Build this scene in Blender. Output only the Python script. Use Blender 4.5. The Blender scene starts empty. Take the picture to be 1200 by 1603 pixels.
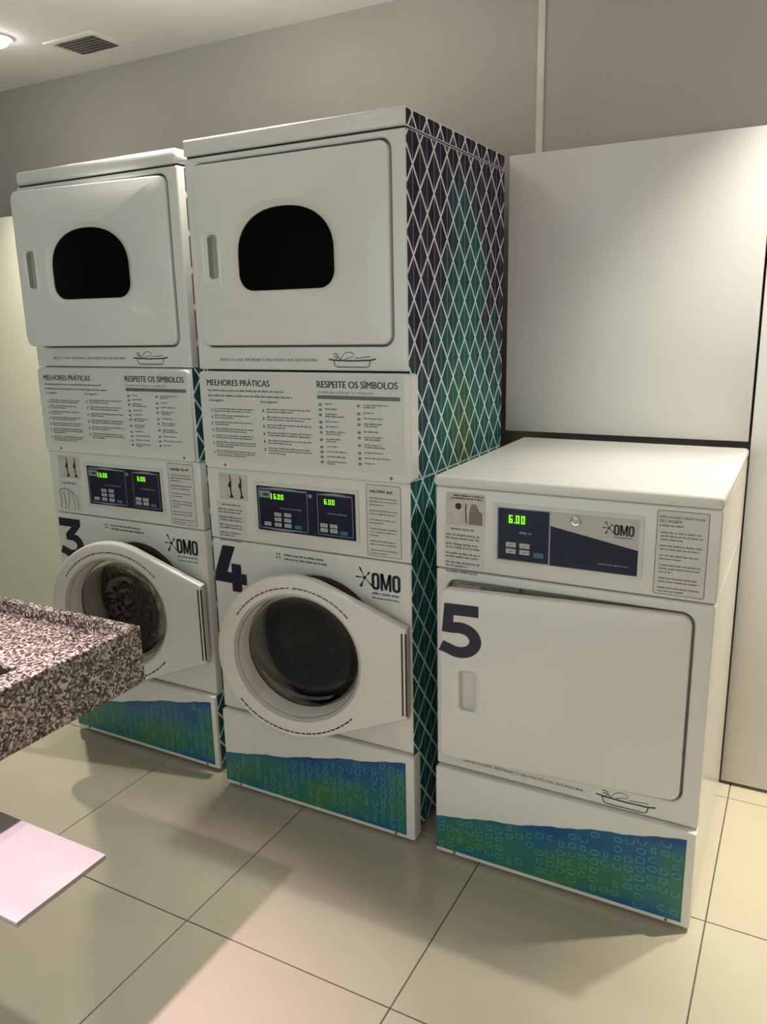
import bpy, bmesh, math, random
from mathutils import Vector, Matrix

S = bpy.context.scene
COL = S.collection
PI = math.pi

# ------------------------------------------------------------------ camera
yaw, pit, rol, FPX = 0.4946, -0.2379, -0.0212, 1233.78
fwd = Vector((-math.sin(yaw) * math.cos(pit), math.cos(yaw) * math.cos(pit), math.sin(pit)))
rt0 = Vector((math.cos(yaw), math.sin(yaw), 0))
up0 = rt0.cross(fwd)
rt = rt0 * math.cos(rol) + up0 * math.sin(rol)
up = -rt0 * math.sin(rol) + up0 * math.cos(rol)
cd = bpy.data.cameras.new('camera')
cam = bpy.data.objects.new('camera', cd)
COL.objects.link(cam)
cam.matrix_world = Matrix(((rt.x, up.x, -fwd.x, 1.5785), (rt.y, up.y, -fwd.y, -1.8103),
                           (rt.z, up.z, -fwd.z, 1.4883), (0, 0, 0, 1)))
cd.sensor_fit = 'AUTO'
cd.sensor_width = 36.0
cd.lens = FPX * 36.0 / 1603.0
cd.clip_start = 0.02
S.camera = cam

# ------------------------------------------------------------------ world and exposure
w = bpy.data.worlds.new('world')
S.world = w
w.use_nodes = True
w.node_tree.nodes['Background'].inputs[0].default_value = (0.02, 0.02, 0.02, 1)
w.node_tree.nodes['Background'].inputs[1].default_value = 1.0
S.view_settings.view_transform = 'Standard'
S.view_settings.look = 'None'
S.view_settings.gamma = 1.0
S.view_settings.use_curve_mapping = False
S.view_settings.exposure = 0.0

# ceiling downlights: x, y, watts, colour, half beam angle in degrees, blend, label
CEIL = 2.555
LAMPS = [
    (-1.24, 0.43, 125, (1.0, 0.94, 0.78), 54, 1.0, 'round recessed ceiling downlight beside the air vent, glowing at the left edge'),
    (0.00, 0.078, 80, (1.0, 0.95, 0.80), 52, 0.9, 'round recessed ceiling downlight above the front edge of the middle laundry tower'),
    (1.68, 0.38, 100, (1.0, 0.95, 0.82), 48, 1.0, 'round recessed ceiling downlight in front of the tall white cupboard door'),
    (2.05, 0.40, 250, (1.0, 0.91, 0.68), 28, 0.8, 'added unseen ceiling downlight at the far right, brightening the floor by the cupboards'),  # extra narrow beam added to brighten the floor at the right
    (0.14, -1.38, 300, (1.0, 0.68, 0.74), 28, 0.7, 'round recessed ceiling downlight above the granite counter'),
    (2.40, -2.60, 18, (1.0, 0.84, 0.76), 66, 0.4, 'round recessed ceiling downlight in the front right of the room'),
]
# front fill added outside an unseen window opening: cool left, warm right
for nm, cx_, wd_, en_, co_ in (('front_fill_cool', -0.45, 1.9, 20, (0.66, 1.0, 0.93)), ('front_fill_warm', 1.55, 1.9, 21, (1.0, 0.87, 0.76))):
    ad = bpy.data.lights.new(nm, 'AREA')
    ad.shape = 'RECTANGLE'; ad.size = wd_; ad.size_y = 1.9; ad.energy = en_; ad.color = co_
    ao = bpy.data.objects.new(nm, ad); COL.objects.link(ao)
    ao.location = (cx_, -3.85, 1.25); ao.rotation_euler = (math.radians(90), 0, 0)

# ------------------------------------------------------------------ node helpers
class NT:
    def __init__(s, name):
        s.m = bpy.data.materials.new(name)
        s.m.use_nodes = True
        s.t = s.m.node_tree
        s.b = s.t.nodes['Principled BSDF']
        s.out = s.t.nodes['Material Output']
    def n(s, typ, **kw):
        nd = s.t.nodes.new(typ)
        for k, v in kw.items():
            setattr(nd, k, v)
        return nd
    def set(s, sock, v):
        if isinstance(v, bpy.types.NodeSocket):
            s.t.links.new(v, sock)
        else:
            sock.default_value = v
    def math(s, op, a, b=None, c=None):
        nd = s.n('ShaderNodeMath', operation=op)
        s.set(nd.inputs[0], a)
        if b is not None: s.set(nd.inputs[1], b)
        if c is not None: s.set(nd.inputs[2], c)
        return nd.outputs[0]
    def coord(s, kind='Object'):
        return s.n('ShaderNodeTexCoord').outputs[kind]
    def xyz(s, v):
        nd = s.n('ShaderNodeSeparateXYZ'); s.set(nd.inputs[0], v)
        return nd.outputs
    def vec(s, x, y, z):
        nd = s.n('ShaderNodeCombineXYZ')
        for i, q in enumerate((x, y, z)): s.set(nd.inputs[i], q)
        return nd.outputs[0]
    def noise(s, v, scale, detail=2.0, rough=0.5, col=False):
        nd = s.n('ShaderNodeTexNoise')
        s.set(nd.inputs['Vector'], v)
        nd.inputs['Scale'].default_value = scale
        nd.inputs['Detail'].default_value = detail
        nd.inputs['Roughness'].default_value = rough
        return nd.outputs['Color' if col else 'Fac']
    def ramp(s, f, stops, interp='LINEAR'):
        nd = s.n('ShaderNodeValToRGB')
        cr = nd.color_ramp
        cr.interpolation = interp
        while len(cr.elements) < len(stops): cr.elements.new(0.5)
        for e, (p, c) in zip(cr.elements, stops):
            e.position = p; e.color = (*c, 1)
        s.set(nd.inputs[0], f)
        return nd.outputs[0]
    def mix(s, f, a, b):
        nd = s.n('ShaderNodeMix', data_type='RGBA')
        s.set(nd.inputs[0], f)
        for i, q in ((6, a), (7, b)):
            s.set(nd.inputs[i], q if isinstance(q, bpy.types.NodeSocket) else (*q, 1))
        return nd.outputs[2]
    def base(s, v):
        s.set(s.b.inputs['Base Color'], v if isinstance(v, bpy.types.NodeSocket) else (*v, 1))
    def bump(s, h, strength=0.1, dist=0.001):
        nd = s.n('ShaderNodeBump')
        nd.inputs['Strength'].default_value = strength
        nd.inputs['Distance'].default_value = dist
        s.set(nd.inputs['Height'], h)
        s.t.links.new(nd.outputs[0], s.b.inputs['Normal'])

def simple(name, col, rough=0.4, metal=0.0, var=0.06, scale=8.0, spec=0.5, coat=0.0, emit=None, es=1.0):
    k = NT(name)
    f = k.noise(k.coord(), scale, 3.0)
    lo = tuple(c * (1 - var) for c in col); hi = tuple(min(1, c * (1 + var)) for c in col)
    k.base(k.ramp(f, [(0.35, lo), (0.65, hi)]))
    k.b.inputs['Roughness'].default_value = rough
    k.b.inputs['Metallic'].default_value = metal
    k.b.inputs['Specular IOR Level'].default_value = spec
    k.b.inputs['Coat Weight'].default_value = coat
    if emit:
        k.b.inputs['Emission Color'].default_value = (*emit, 1)
        k.b.inputs['Emission Strength'].default_value = es
    return k.m

def enamel():
    k = NT('white enamel')
    c = k.coord()
    f = k.noise(c, 5.0, 2.0)
    k.base(k.ramp(f, [(0.3, (0.78, 0.78, 0.755)), (0.7, (0.81, 0.81, 0.785))]))
    k.b.inputs['Roughness'].default_value = 0.22
    k.b.inputs['Specular IOR Level'].default_value = 0.5
    k.bump(k.noise(c, 420.0, 1.0), 0.04, 0.0004)
    return k.m

def granite():
    k = NT('speckled granite')
    c = k.coord()
    vo = k.n('ShaderNodeTexVoronoi'); k.set(vo.inputs['Vector'], c); vo.inputs['Scale'].default_value = 215.0
    vo.inputs['Randomness'].default_value = 1.0
    sp = k.xyz(vo.outputs['Color'])
    n1 = k.noise(c, 110.0, 4.0, 0.65)
    f = k.math('ADD', k.math('MULTIPLY', sp[0], 0.55), k.math('MULTIPLY', n1, 0.62))
    col = k.ramp(f, [(0.30, (0.014, 0.011, 0.010)), (0.47, (0.06, 0.043, 0.036)), (0.60, (0.19, 0.155, 0.13)),
                     (0.72, (0.42, 0.38, 0.345)), (0.88, (0.72, 0.69, 0.66))])
    k.base(col)
    k.b.inputs['Roughness'].default_value = 0.36
    return k.m

def tile_mat():
    k = NT('polished porcelain tile')
    c = k.coord()
    oi = k.n('ShaderNodeObjectInfo').outputs['Random']
    f = k.noise(c, 3.0, 5.0, 0.6)
    a = k.ramp(f, [(0.3, (0.47, 0.435, 0.35)), (0.7, (0.52, 0.48, 0.39))])
    k.base(k.mix(k.math('MULTIPLY', oi, 0.35), a, (0.445, 0.41, 0.33)))
    k.b.inputs['Roughness'].default_value = 0.16
    k.b.inputs['Specular IOR Level'].default_value = 0.5
    return k.m

def side_print():
    k = NT('diamond print vinyl')
    x, y, z = k.xyz(k.coord())
    # the lid's sheet is printed with its own offset
    lid = k.math('GREATER_THAN', z, 1.9355)
    a = k.math('DIVIDE', k.math('SUBTRACT', y, 0.034), 0.083)
    b = k.math('DIVIDE', k.math('SUBTRACT', k.math('ADD', z, k.math('MULTIPLY', lid, -0.007)), 1.855), 0.105)
    s = k.math('ADD', a, b); d = k.math('SUBTRACT', a, b)
    def near(v, wd):
        q = k.math('ABSOLUTE', k.math('SUBTRACT', k.math('FRACT', k.math('ADD', v, 0.5)), 0.5))
        nd = k.n('ShaderNodeMapRange'); nd.inputs[1].default_value = wd * 0.7; nd.inputs[2].default_value = wd * 1.3
        nd.inputs[3].default_value = 1; nd.inputs[4].default_value = 0
        k.set(nd.inputs[0], q)
        return nd.outputs[0]
    lines = k.math('MAXIMUM', near(s, 0.048), near(d, 0.048))
    vert = near(k.math('MULTIPLY', a, 2.0), 0.030)
    wn = k.n('ShaderNodeTexWhiteNoise', noise_dimensions='3D')
    k.set(wn.inputs['Vector'], k.vec(k.math('FLOOR', s), k.math('FLOOR', d), 0.0))
    rnd = wn.outputs['Value']
    big = k.noise(k.vec(0.0, k.math('MULTIPLY', y, 1.7), k.math('MULTIPLY', z, 0.8)), 2.2, 2.0)
    # printed gradient: dark plum at the top, teal lower down and in a drifting column
    col_ = k.math('SUBTRACT', 1.0, k.math('MULTIPLY', k.math('ABSOLUTE', k.math('SUBTRACT', y, 0.35)), 4.2))
    g = k.math('ADD', k.math('MULTIPLY', k.math('SUBTRACT', 1.70, z), 0.75),
               k.math('ADD', k.math('MULTIPLY', k.math('SUBTRACT', big, 0.5), 0.8),
                      k.math('MULTIPLY', k.math('MULTIPLY', k.math('MAXIMUM', col_, 0.0), k.math('LESS_THAN', z, 1.87)), 0.34)))
    g = k.math('ADD', g, k.math('MULTIPLY', k.math('SUBTRACT', rnd, 0.5), 0.16))
    dark = k.ramp(g, [(0.0, (0.012, 0.009, 0.030)), (0.12, (0.014, 0.013, 0.042)), (0.26, (0.015, 0.055, 0.08)),
                      (0.45, (0.010, 0.13, 0.125)), (0.95, (0.015, 0.10, 0.09))])
    # yellow-green glow of the print low in the middle
    yy = k.math('DIVIDE', k.math('SUBTRACT', y, 0.35), 0.10); zz = k.math('DIVIDE', k.math('SUBTRACT', z, 1.16), 0.17)
    rr = k.math('ADD', k.math('MULTIPLY', yy, yy), k.math('MULTIPLY', zz, zz))
    glow = k.math('POWER', 2.718, k.math('MULTIPLY', rr, -1.0))
    body = k.mix(k.math('MULTIPLY', glow, 0.4), dark, (0.09, 0.15, 0.05))
    half = k.math('FRACT', k.math('ADD', a, 0.0))
    body = k.mix(k.math('MULTIPLY', k.math('GREATER_THAN', half, 0.5), 0.18), body, (0.07, 0.08, 0.11))
    linec = k.ramp(g, [(0.0, (0.86, 0.83, 0.90)), (0.4, (0.74, 0.92, 0.92)), (0.9, (0.70, 0.91, 0.89))])
    linec = k.mix(glow, linec, (0.70, 0.80, 0.45))
    c1 = k.mix(k.math('MULTIPLY', vert, 0.38), body, linec)
    k.base(k.mix(lines, c1, linec))
    k.b.inputs['Roughness'].default_value = 0.55
    k.b.inputs['Specular IOR Level'].default_value = 0.12
    return k.m

def band_print():
    k = NT('blue green wave print')
    x, y, z = k.xyz(k.coord())
    v = k.vec(k.math('MULTIPLY', x, 1.0), 0.0, k.math('MULTIPLY', z, 1.9))
    n = k.noise(v, 4.6, 3.0, 0.55)
    mid = k.math('SUBTRACT', 1.0, k.math('MULTIPLY', k.math('ABSOLUTE', k.math('SUBTRACT', z, k.math('ADD', 0.055, k.math('MULTIPLY', x, 0.12)))), 9.0))
    f = k.math('ADD', k.math('MULTIPLY', n, 0.85), k.math('MULTIPLY', mid, 0.25))
    k.base(k.ramp(f, [(0.34, (0.008, 0.075, 0.25)), (0.48, (0.010, 0.125, 0.26)), (0.58, (0.025, 0.17, 0.17)),
                      (0.70, (0.045, 0.19, 0.085)), (0.84, (0.10, 0.24, 0.06))]))
    k.b.inputs['Roughness'].default_value = 0.3
    return k.m

def steel(name, col, rough):
    k = NT(name)
    c = k.coord()
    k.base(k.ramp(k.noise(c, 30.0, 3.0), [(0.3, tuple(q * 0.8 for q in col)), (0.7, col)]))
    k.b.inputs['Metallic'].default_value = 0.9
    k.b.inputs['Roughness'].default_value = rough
    return k.m

def tinted(name, tint, amount, rough=0.03):
    """dark pane: part see-through, part glossy"""
    k = NT(name)
    tr = k.n('ShaderNodeBsdfTransparent')
    f = k.noise(k.coord(), 6.0, 2.0)
    k.set(tr.inputs[0], k.ramp(f, [(0.3, tuple(q * 0.92 for q in tint)), (0.7, tint)]))
    gl = k.n('ShaderNodeBsdfGlossy'); gl.inputs['Roughness'].default_value = rough
    gl.inputs[0].default_value = (1, 1, 1, 1)
    fr = k.n('ShaderNodeFresnel'); fr.inputs['IOR'].default_value = 1.5
    mx = k.n('ShaderNodeMixShader')
    k.set(mx.inputs[0], k.math('MULTIPLY', fr.outputs[0], amount))
    k.t.links.new(tr.outputs[0], mx.inputs[1]); k.t.links.new(gl.outputs[0], mx.inputs[2])
    k.t.links.new(mx.outputs[0], k.out.inputs['Surface'])
    return k.m

def photo_print():
    """small faded picture on a sticker"""
    k = NT('faded sticker picture')
    f = k.noise(k.coord(), 30.0, 2.0)
    k.base(k.ramp(f, [(0.3, (0.56, 0.50, 0.47)), (0.55, (0.64, 0.60, 0.57)), (0.75, (0.52, 0.57, 0.57))]))
    k.b.inputs['Roughness'].default_value = 0.3
    return k.m

M = {
    'enamel': enamel(), 'granite': granite(), 'tile': tile_mat(), 'side': side_print(), 'band': band_print(),
    'grout': simple('dark grout', (0.10, 0.085, 0.07), 0.8),
    'wall': simple('painted wall', (0.44, 0.42, 0.385), 0.75, var=0.03, scale=2.0),
    'ceil': simple('painted ceiling', (0.88, 0.86, 0.85), 0.8, var=0.02, scale=2.0),
    'lamin': simple('white laminate', (0.70, 0.69, 0.67), 0.30, var=0.015, scale=1.5),
    'partition': simple('cream partition', (0.72, 0.71, 0.60), 0.45, var=0.02, scale=1.5),
    'ductgrey': simple('grey duct', (0.20, 0.18, 0.18), 0.7),
    'strip': simple('cream cover strip', (0.70, 0.68, 0.60), 0.5),
    'shelf': simple('white board', (0.41, 0.40, 0.42), 0.35, var=0.02),
    'plastic': simple('off white plastic', (0.70, 0.70, 0.67), 0.35),
    'grey': simple('grey plastic', (0.30, 0.30, 0.285), 0.45),
    'recess': simple('grey recess', (0.42, 0.43, 0.40), 0.5),
    'rubber': simple('black rubber', (0.012, 0.012, 0.012), 0.5),
    'dark': simple('dark gap lining', (0.02, 0.02, 0.02), 0.7),
    'navy': simple('navy display', (0.012, 0.016, 0.045), 0.22, var=0.1),
    'ink': simple('navy ink', (0.012, 0.012, 0.04), 0.4),
    'black': simple('black ink', (0.012, 0.012, 0.014), 0.4),
    'greyink': simple('grey ink', (0.20, 0.196, 0.185), 0.5),
    'midink': simple('dark grey ink', (0.12, 0.12, 0.115), 0.5),
    'blueink': simple('blue ink', (0.03, 0.07, 0.25), 0.4),
    'tealink': simple('teal ink', (0.05, 0.32, 0.36), 0.4),
    'redink': simple('dull red ink', (0.28, 0.06, 0.05), 0.4),
    'greenbar': simple('olive grey print', (0.14, 0.17, 0.125), 0.4),
    'glyph': simple('pale teal print line', (0.15, 0.42, 0.45), 0.4),
    'sheet': simple('printed sheet', (0.72, 0.72, 0.69), 0.35, var=0.02),
    'label': simple('sticker paper', (0.70, 0.69, 0.665), 0.35, var=0.03),
    'photo': photo_print(),
    'button': simple('pale grey button', (0.50, 0.52, 0.56), 0.4),
    'bluebtn': simple('blue button', (0.06, 0.16, 0.27), 0.4),
    'outline': simple('pale blue line', (0.26, 0.29, 0.36), 0.4),
    'silver': simple('silver panel', (0.55, 0.545, 0.52), 0.35, var=0.03),
    'led': simple('green led', (0.1, 0.6, 0.05), 0.4, emit=(0.36, 1.0, 0.03), es=1.1),
    'ledback': simple('dark led window', (0.01, 0.05, 0.01), 0.3),
    'screw': steel('screw steel', (0.20, 0.19, 0.18), 0.4),
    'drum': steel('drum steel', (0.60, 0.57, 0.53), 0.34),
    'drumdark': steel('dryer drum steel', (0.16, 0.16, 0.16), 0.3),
    'chrome': steel('chrome', (0.75, 0.75, 0.73), 0.2),
    'smoke': tinted('smoked window', (0.11, 0.12, 0.12), 0.7, 0.02),
    'bowl': tinted('door bowl glass', (0.24, 0.225, 0.205), 0.45, 0.02),
    'hingedark': simple('brown black hinge', (0.035, 0.02, 0.016), 0.4),
    'sink': simple('dark basin', (0.03, 0.028, 0.026), 0.35),
    'lens': simple('lamp lens', (0.9, 0.9, 0.9), 0.4, emit=(1.0, 0.86, 0.93), es=32.0),
}

# ------------------------------------------------------------------ object helpers
def link(name, bm, mat, parent=None, smooth=True, loc=None):
    me = bpy.data.meshes.new(name)
    bmesh.ops.recalc_face_normals(bm, faces=bm.faces)
    bm.to_mesh(me); bm.free()
    me.materials.append(M[mat] if isinstance(mat, str) else mat)
    if smooth:
        for p in me.polygons: p.use_smooth = abs(p.normal.y) < 0.9995
        me.set_sharp_from_angle(angle=math.radians(32))
    o = bpy.data.objects.new(name, me)
    COL.objects.link(o)
    if parent: o.parent = parent
    if name.endswith(('lettering', 'pattern', 'lines', 'drawing', 'symbol', 'picture', 'feet')): o['kind'] = 'stuff'
    if loc: o.location = loc
    return o

def empty(name, loc, label, cat, group=None, parent=None):
    o = bpy.data.objects.new(name, None)
    COL.objects.link(o)
    o.empty_display_size = 0.1
    o.location = loc
    o['label'] = label; o['category'] = cat
    if group: o['group'] = group
    return o

def box(bm, x0, x1, y0, y1, z0, z1):
    v = [bm.verts.new((x, y, z)) for z in (z0, z1) for y in (y0, y1) for x in (x0, x1)]
    for f in ((0, 1, 3, 2), (4, 6, 7, 5), (0, 4, 5, 1), (2, 3, 7, 6), (0, 2, 6, 4), (1, 5, 7, 3)):
        bm.faces.new([v[i] for i in f])

def rbox(bm, x0, x1, y0, y1, z0, z1, r=0.01, seg=3):
    t = bmesh.new()
    box(t, x0, x1, y0, y1, z0, z1)
    bmesh.ops.bevel(t, geom=t.edges[:] , offset=r, segments=seg, profile=0.5, affect='EDGES')
    me = bpy.data.meshes.new('tmp'); t.to_mesh(me); t.free(); bm.from_mesh(me); bpy.data.meshes.remove(me)

def struct(name, bm, mat, parent=None, smooth=True):
    o = link(name, bm, mat, parent, smooth)
    o['kind'] = 'structure'
    return o

def rr(x0, x1, z0, z1, r, n=6):
    """rounded rectangle outline, counter-clockwise in (x, z)"""
    r = max(r, 1e-4)
    out = []
    for cx, cz, a0 in ((x1 - r, z0 + r, -90), (x1 - r, z1 - r, 0), (x0 + r, z1 - r, 90), (x0 + r, z0 + r, 180)):
        for i in range(n + 1):
            a = math.radians(a0 + 90 * i / n)
            out.append((cx + r * math.cos(a), cz + r * math.sin(a)))
    return out

def circ(cx, cz, r, n=64):
    return [(cx + r * math.cos(2 * PI * i / n), cz + r * math.sin(2 * PI * i / n)) for i in range(n)]

def dshape(x0, x1, z0, z1, r, zs, n=40):
    """flat-bottomed arch: rounded lower corners, vertical sides to zs, arched top"""
    cx, a, b = (x0 + x1) / 2, (x1 - x0) / 2, z1 - zs
    out = []
    for i in range(n + 1):
        t = PI * i / n
        c, s_ = math.cos(t), math.sin(t)
        p = 2 / 2.25
        out.append((cx + a * math.copysign(abs(c) ** p, c), zs + b * abs(s_) ** p))
    for ccx, a0 in ((x0 + r, 180), (x1 - r, 270)):
        for i in range(9):
            q = math.radians(a0 + 90 * i / 8)
            out.append((ccx + r * math.cos(q), z0 + r + r * math.sin(q)))
    return out

def ringv(bm, pts, y):
    return [bm.verts.new((p[0], y, p[1])) for p in pts]

def bridge(bm, a, b, closed=True):
    n = len(a)
    for i in range(n if closed else n - 1):
        j = (i + 1) % n
        bm.faces.new((a[i], a[j], b[j], b[i]))

def loop_edges(bm, ring):
    es = []
    for i in range(len(ring)):
        p, q = ring[i], ring[(i + 1) % len(ring)]
        e = bm.edges.get((p, q)) or bm.edges.new((p, q))
        es.append(e)
    return es

def plate(bm, outline, yb, yf, r=0.003, holes=(), seg=3, back=True):
    """slab in the xz plane between yb (back) and yf (front, smaller y), rounded front rim.
    outline(e) gives the outline inset by e; holes are lists of (pts, y) rings from front to back"""
    rings = [ringv(bm, outline(0), yb)]
    for k in range(seg + 1):
        a = PI / 2 * k / seg
        rings.append(ringv(bm, outline(r * (1 - math.cos(a))), yf + r * (1 - math.sin(a))))
    for a, b in zip(rings, rings[1:]): bridge(bm, a, b)
    fe = loop_edges(bm, rings[-1]); be = loop_edges(bm, rings[0])
    for h in holes:
        hr = [ringv(bm, p, y) for p, y in h]
        for a, b in zip(hr, hr[1:]): bridge(bm, a, b)
        fe += loop_edges(bm, hr[0]); be += loop_edges(bm, hr[-1])
    bmesh.ops.triangle_fill(bm, use_beauty=True, use_dissolve=False, edges=fe, normal=(0, -1, 0))
    if back:
        bmesh.ops.triangle_fill(bm, use_beauty=True, use_dissolve=False, edges=be, normal=(0, 1, 0))

def rrf(x0, x1, z0, z1, r):
    return lambda e: rr(x0 + e, x1 - e, z0 + e, z1 - e, max(r - e, 0.0005))

def sheet(bm, pts, y, t=0.0006):
    """thin flat sheet (sticker, print) from an outline, front face at y"""
    a = ringv(bm, pts, y + t); b = ringv(bm, pts, y)
    bridge(bm, a, b)
    bmesh.ops.triangle_fill(bm, use_beauty=True, use_dissolve=False, edges=loop_edges(bm, b), normal=(0, -1, 0))

def quad(bm, x0, x1, z0, z1, y):
    bm.faces.new([bm.verts.new(p) for p in ((x0, y, z0), (x1, y, z0), (x1, y, z1), (x0, y, z1))])

def ribbon(bm, pts, wd, y, closed=False):
    """flat line of width wd (or list of widths) along pts in the xz plane"""
    n = len(pts)
    L, R_ = [], []
    for i in range(n):
        if closed: a, b = pts[i - 1], pts[(i + 1) % n]
        else: a, b = pts[max(i - 1, 0)], pts[min(i + 1, n - 1)]
        dx, dz = b[0] - a[0], b[1] - a[1]
        l = math.hypot(dx, dz) or 1
        h = (wd[i] if isinstance(wd, (list, tuple)) else wd) / 2
        L.append(bm.verts.new((pts[i][0] - dz / l * h, y, pts[i][1] + dx / l * h)))
        R_.append(bm.verts.new((pts[i][0] + dz / l * h, y, pts[i][1] - dx / l * h)))
    for i in range(n if closed else n - 1):
        j = (i + 1) % n
        bm.faces.new((R_[i], R_[j], L[j], L[i]))

def arc(cx, cz, rx, rz, a0, a1, n=16):
    return [(cx + rx * math.cos(math.radians(a0 + (a1 - a0) * i / n)), cz + rz * math.sin(math.radians(a0 + (a1 - a0) * i / n))) for i in range(n + 1)]

def lathe(bm, prof, cx, cz, n=64, cap_last=False):
    """revolve (radius, y) profile about the y axis through (cx, cz)"""
    rings = [[bm.verts.new((cx + r * math.cos(2 * PI * i / n), y, cz + r * math.sin(2 * PI * i / n))) for i in range(n)] for r, y in prof]
    for a, b in zip(rings, rings[1:]): bridge(bm, a, b)
    if cap_last: bm.faces.new(rings[-1])

def textmesh(bm, body, x0, z0, wd, ht, y, bold=0.0, cap=True):
    """lettering fitted to the box x0..x0+wd, z0..z0+ht"""
    cu = bpy.data.curves.new('t', 'FONT')
    cu.body = body; cu.resolution_u = 3
    ob = bpy.data.objects.new('t', cu); COL.objects.link(ob)
    dg = bpy.context.evaluated_depsgraph_get()
    me = bpy.data.meshes.new_from_object(ob.evaluated_get(dg))
    xs = [v.co.x for v in me.vertices]; ys = [v.co.y for v in me.vertices]
    ax, bx_, ay, by = min(xs), max(xs), min(ys), max(ys)
    for k in range(2 if bold else 1):
        vs = [bm.verts.new((x0 + k * ht * 0.05 + (v.co.x - ax) / (bx_ - ax) * wd, y - 0.0002 * k, z0 + (v.co.y - ay) / (by - ay) * ht)) for v in me.vertices]
        for p in me.polygons:
            try: bm.faces.new([vs[i] for i in p.vertices])
            except ValueError: pass
    bpy.data.objects.remove(ob); bpy.data.curves.remove(cu); bpy.data.meshes.remove(me)

def line_of_words(bm, rnd, x0, x1, z, h, y):
    """a line of print too small to read: words of tiny upright strokes, some taller than others"""
    x = x0
    lw, gp = h * 0.52, h * 0.16
    while x < x1 - lw:
        for _ in range(rnd.randint(2, 9)):
            if x > x1 - lw: break
            t = rnd.random()
            top = z + h * (1.25 if t > 0.75 else 0.95)
            low = z - (h * 0.25 if t < 0.12 else 0)
            w_ = lw * rnd.uniform(0.7, 1.1)
            quad(bm, x, x + w_, low, top, y)
            x += w_ + gp
        x += h * 0.55

SEG7 = {'0': 'abcdef', '6': 'afgedc'}
def digits(bm, s, x, z, wd, h, y):
    t = h * 0.15
    for ch in s:
        if ch == '.':
            quad(bm, x - 0.3 * t, x + 0.7 * t, z, z + t, y); x += t * 1.3; continue
        on = SEG7[ch]
        m = z + h / 2
        q = {'a': (x, x + wd, z + h - t, z + h), 'd': (x, x + wd, z, z + t), 'g': (x, x + wd, m - t / 2, m + t / 2),
             'f': (x, x + t, m, z + h), 'b': (x + wd - t, x + wd, m, z + h),
             'e': (x, x + t, z, m), 'c': (x + wd - t, x + wd, z, m)}
        for c_ in on: quad(bm, *q[c_], y)
        x += wd * 1.5

# ------------------------------------------------------------------ printed marks
def numeral(bm, ch, x, z, wd, h, y):
    """heavy sans numerals 3, 4, 5 in the box at x, z"""
    P = lambda u, v: (x + u * wd, z + v * h)
    def poly(pts):
        f = [bm.verts.new((P(*p)[0], y, P(*p)[1])) for p in pts]
        bmesh.ops.triangle_fill(bm, use_beauty=True, use_dissolve=False, edges=[bm.edges.new((f[i], f[(i + 1) % len(f)])) for i in range(len(f))], normal=(0, -1, 0))
    if ch == '4':
        poly([(0.30, 1.0), (0.69, 1.0), (0.40, 0.42), (0.54, 0.42), (0.54, 0.62), (0.84, 0.62), (0.84, 0.42), (1.0, 0.42),
              (1.0, 0.18), (0.84, 0.18), (0.84, 0.0), (0.53, 0.0), (0.53, 0.18), (0.0, 0.18), (0.0, 0.36)])
    else:
        E_ = lambda cx, cz, rx, rz, a0, a1: [(cx + rx * math.cos(math.radians(a0 + (a1 - a0) * i / 22)), cz + rz * math.sin(math.radians(a0 + (a1 - a0) * i / 22))) for i in range(23)]
        end = [(0.0, 0.10), (0.11, 0.295)]
        if ch == '5':
            poly([(0.14, 1.0), (0.93, 1.0), (0.93, 0.79), (0.36, 0.79), (0.345, 0.66)] + E_(0.49, 0.335, 0.51, 0.335, 92, -125) + end + E_(0.49, 0.335, 0.235, 0.128, -120, 95) + [(0.30, 0.455), (0.08, 0.46)])
        else:
            poly([(0.06, 1.0), (0.94, 1.0), (0.94, 0.84), (0.66, 0.60)] + E_(0.48, 0.325, 0.52, 0.325, 58, -125) + end + E_(0.48, 0.325, 0.24, 0.122, -120, 92) + [(0.30, 0.45), (0.30, 0.61), (0.56, 0.79), (0.06, 0.79)])

def heavy_letter(bm, ch, x, z, wd, h, y):
    t = wd * 0.345
    if ch == 'O':
        n = 6
        o = rr(x, x + wd, z, z + h, wd * 0.42, n); i_ = rr(x + t, x + wd - t, z + t * 0.85, z + h - t * 0.85, wd * 0.17, n)
        bridge(bm, ringv(bm, i_, y), ringv(bm, o, y))
    else:
        t = wd * 0.27
        quad(bm, x, x + t * 0.9, z, z + h, y); quad(bm, x + wd - t * 0.9, x + wd, z, z + h, y)
        m = x + wd / 2
        for sg in (-1, 1):
            a_, b_ = m + sg * wd / 2, m + sg * (wd / 2 - t * 1.0)
            bm.faces.new([bm.verts.new(p) for p in ((a_, y, z + h), (b_, y, z + h), (m - sg * t * 0.10, y, z + h * 0.28), (m - sg * t * 0.10 , y, z + h * 0.05), (m + sg * t * 0.30, y, z + h * 0.05))])

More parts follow.
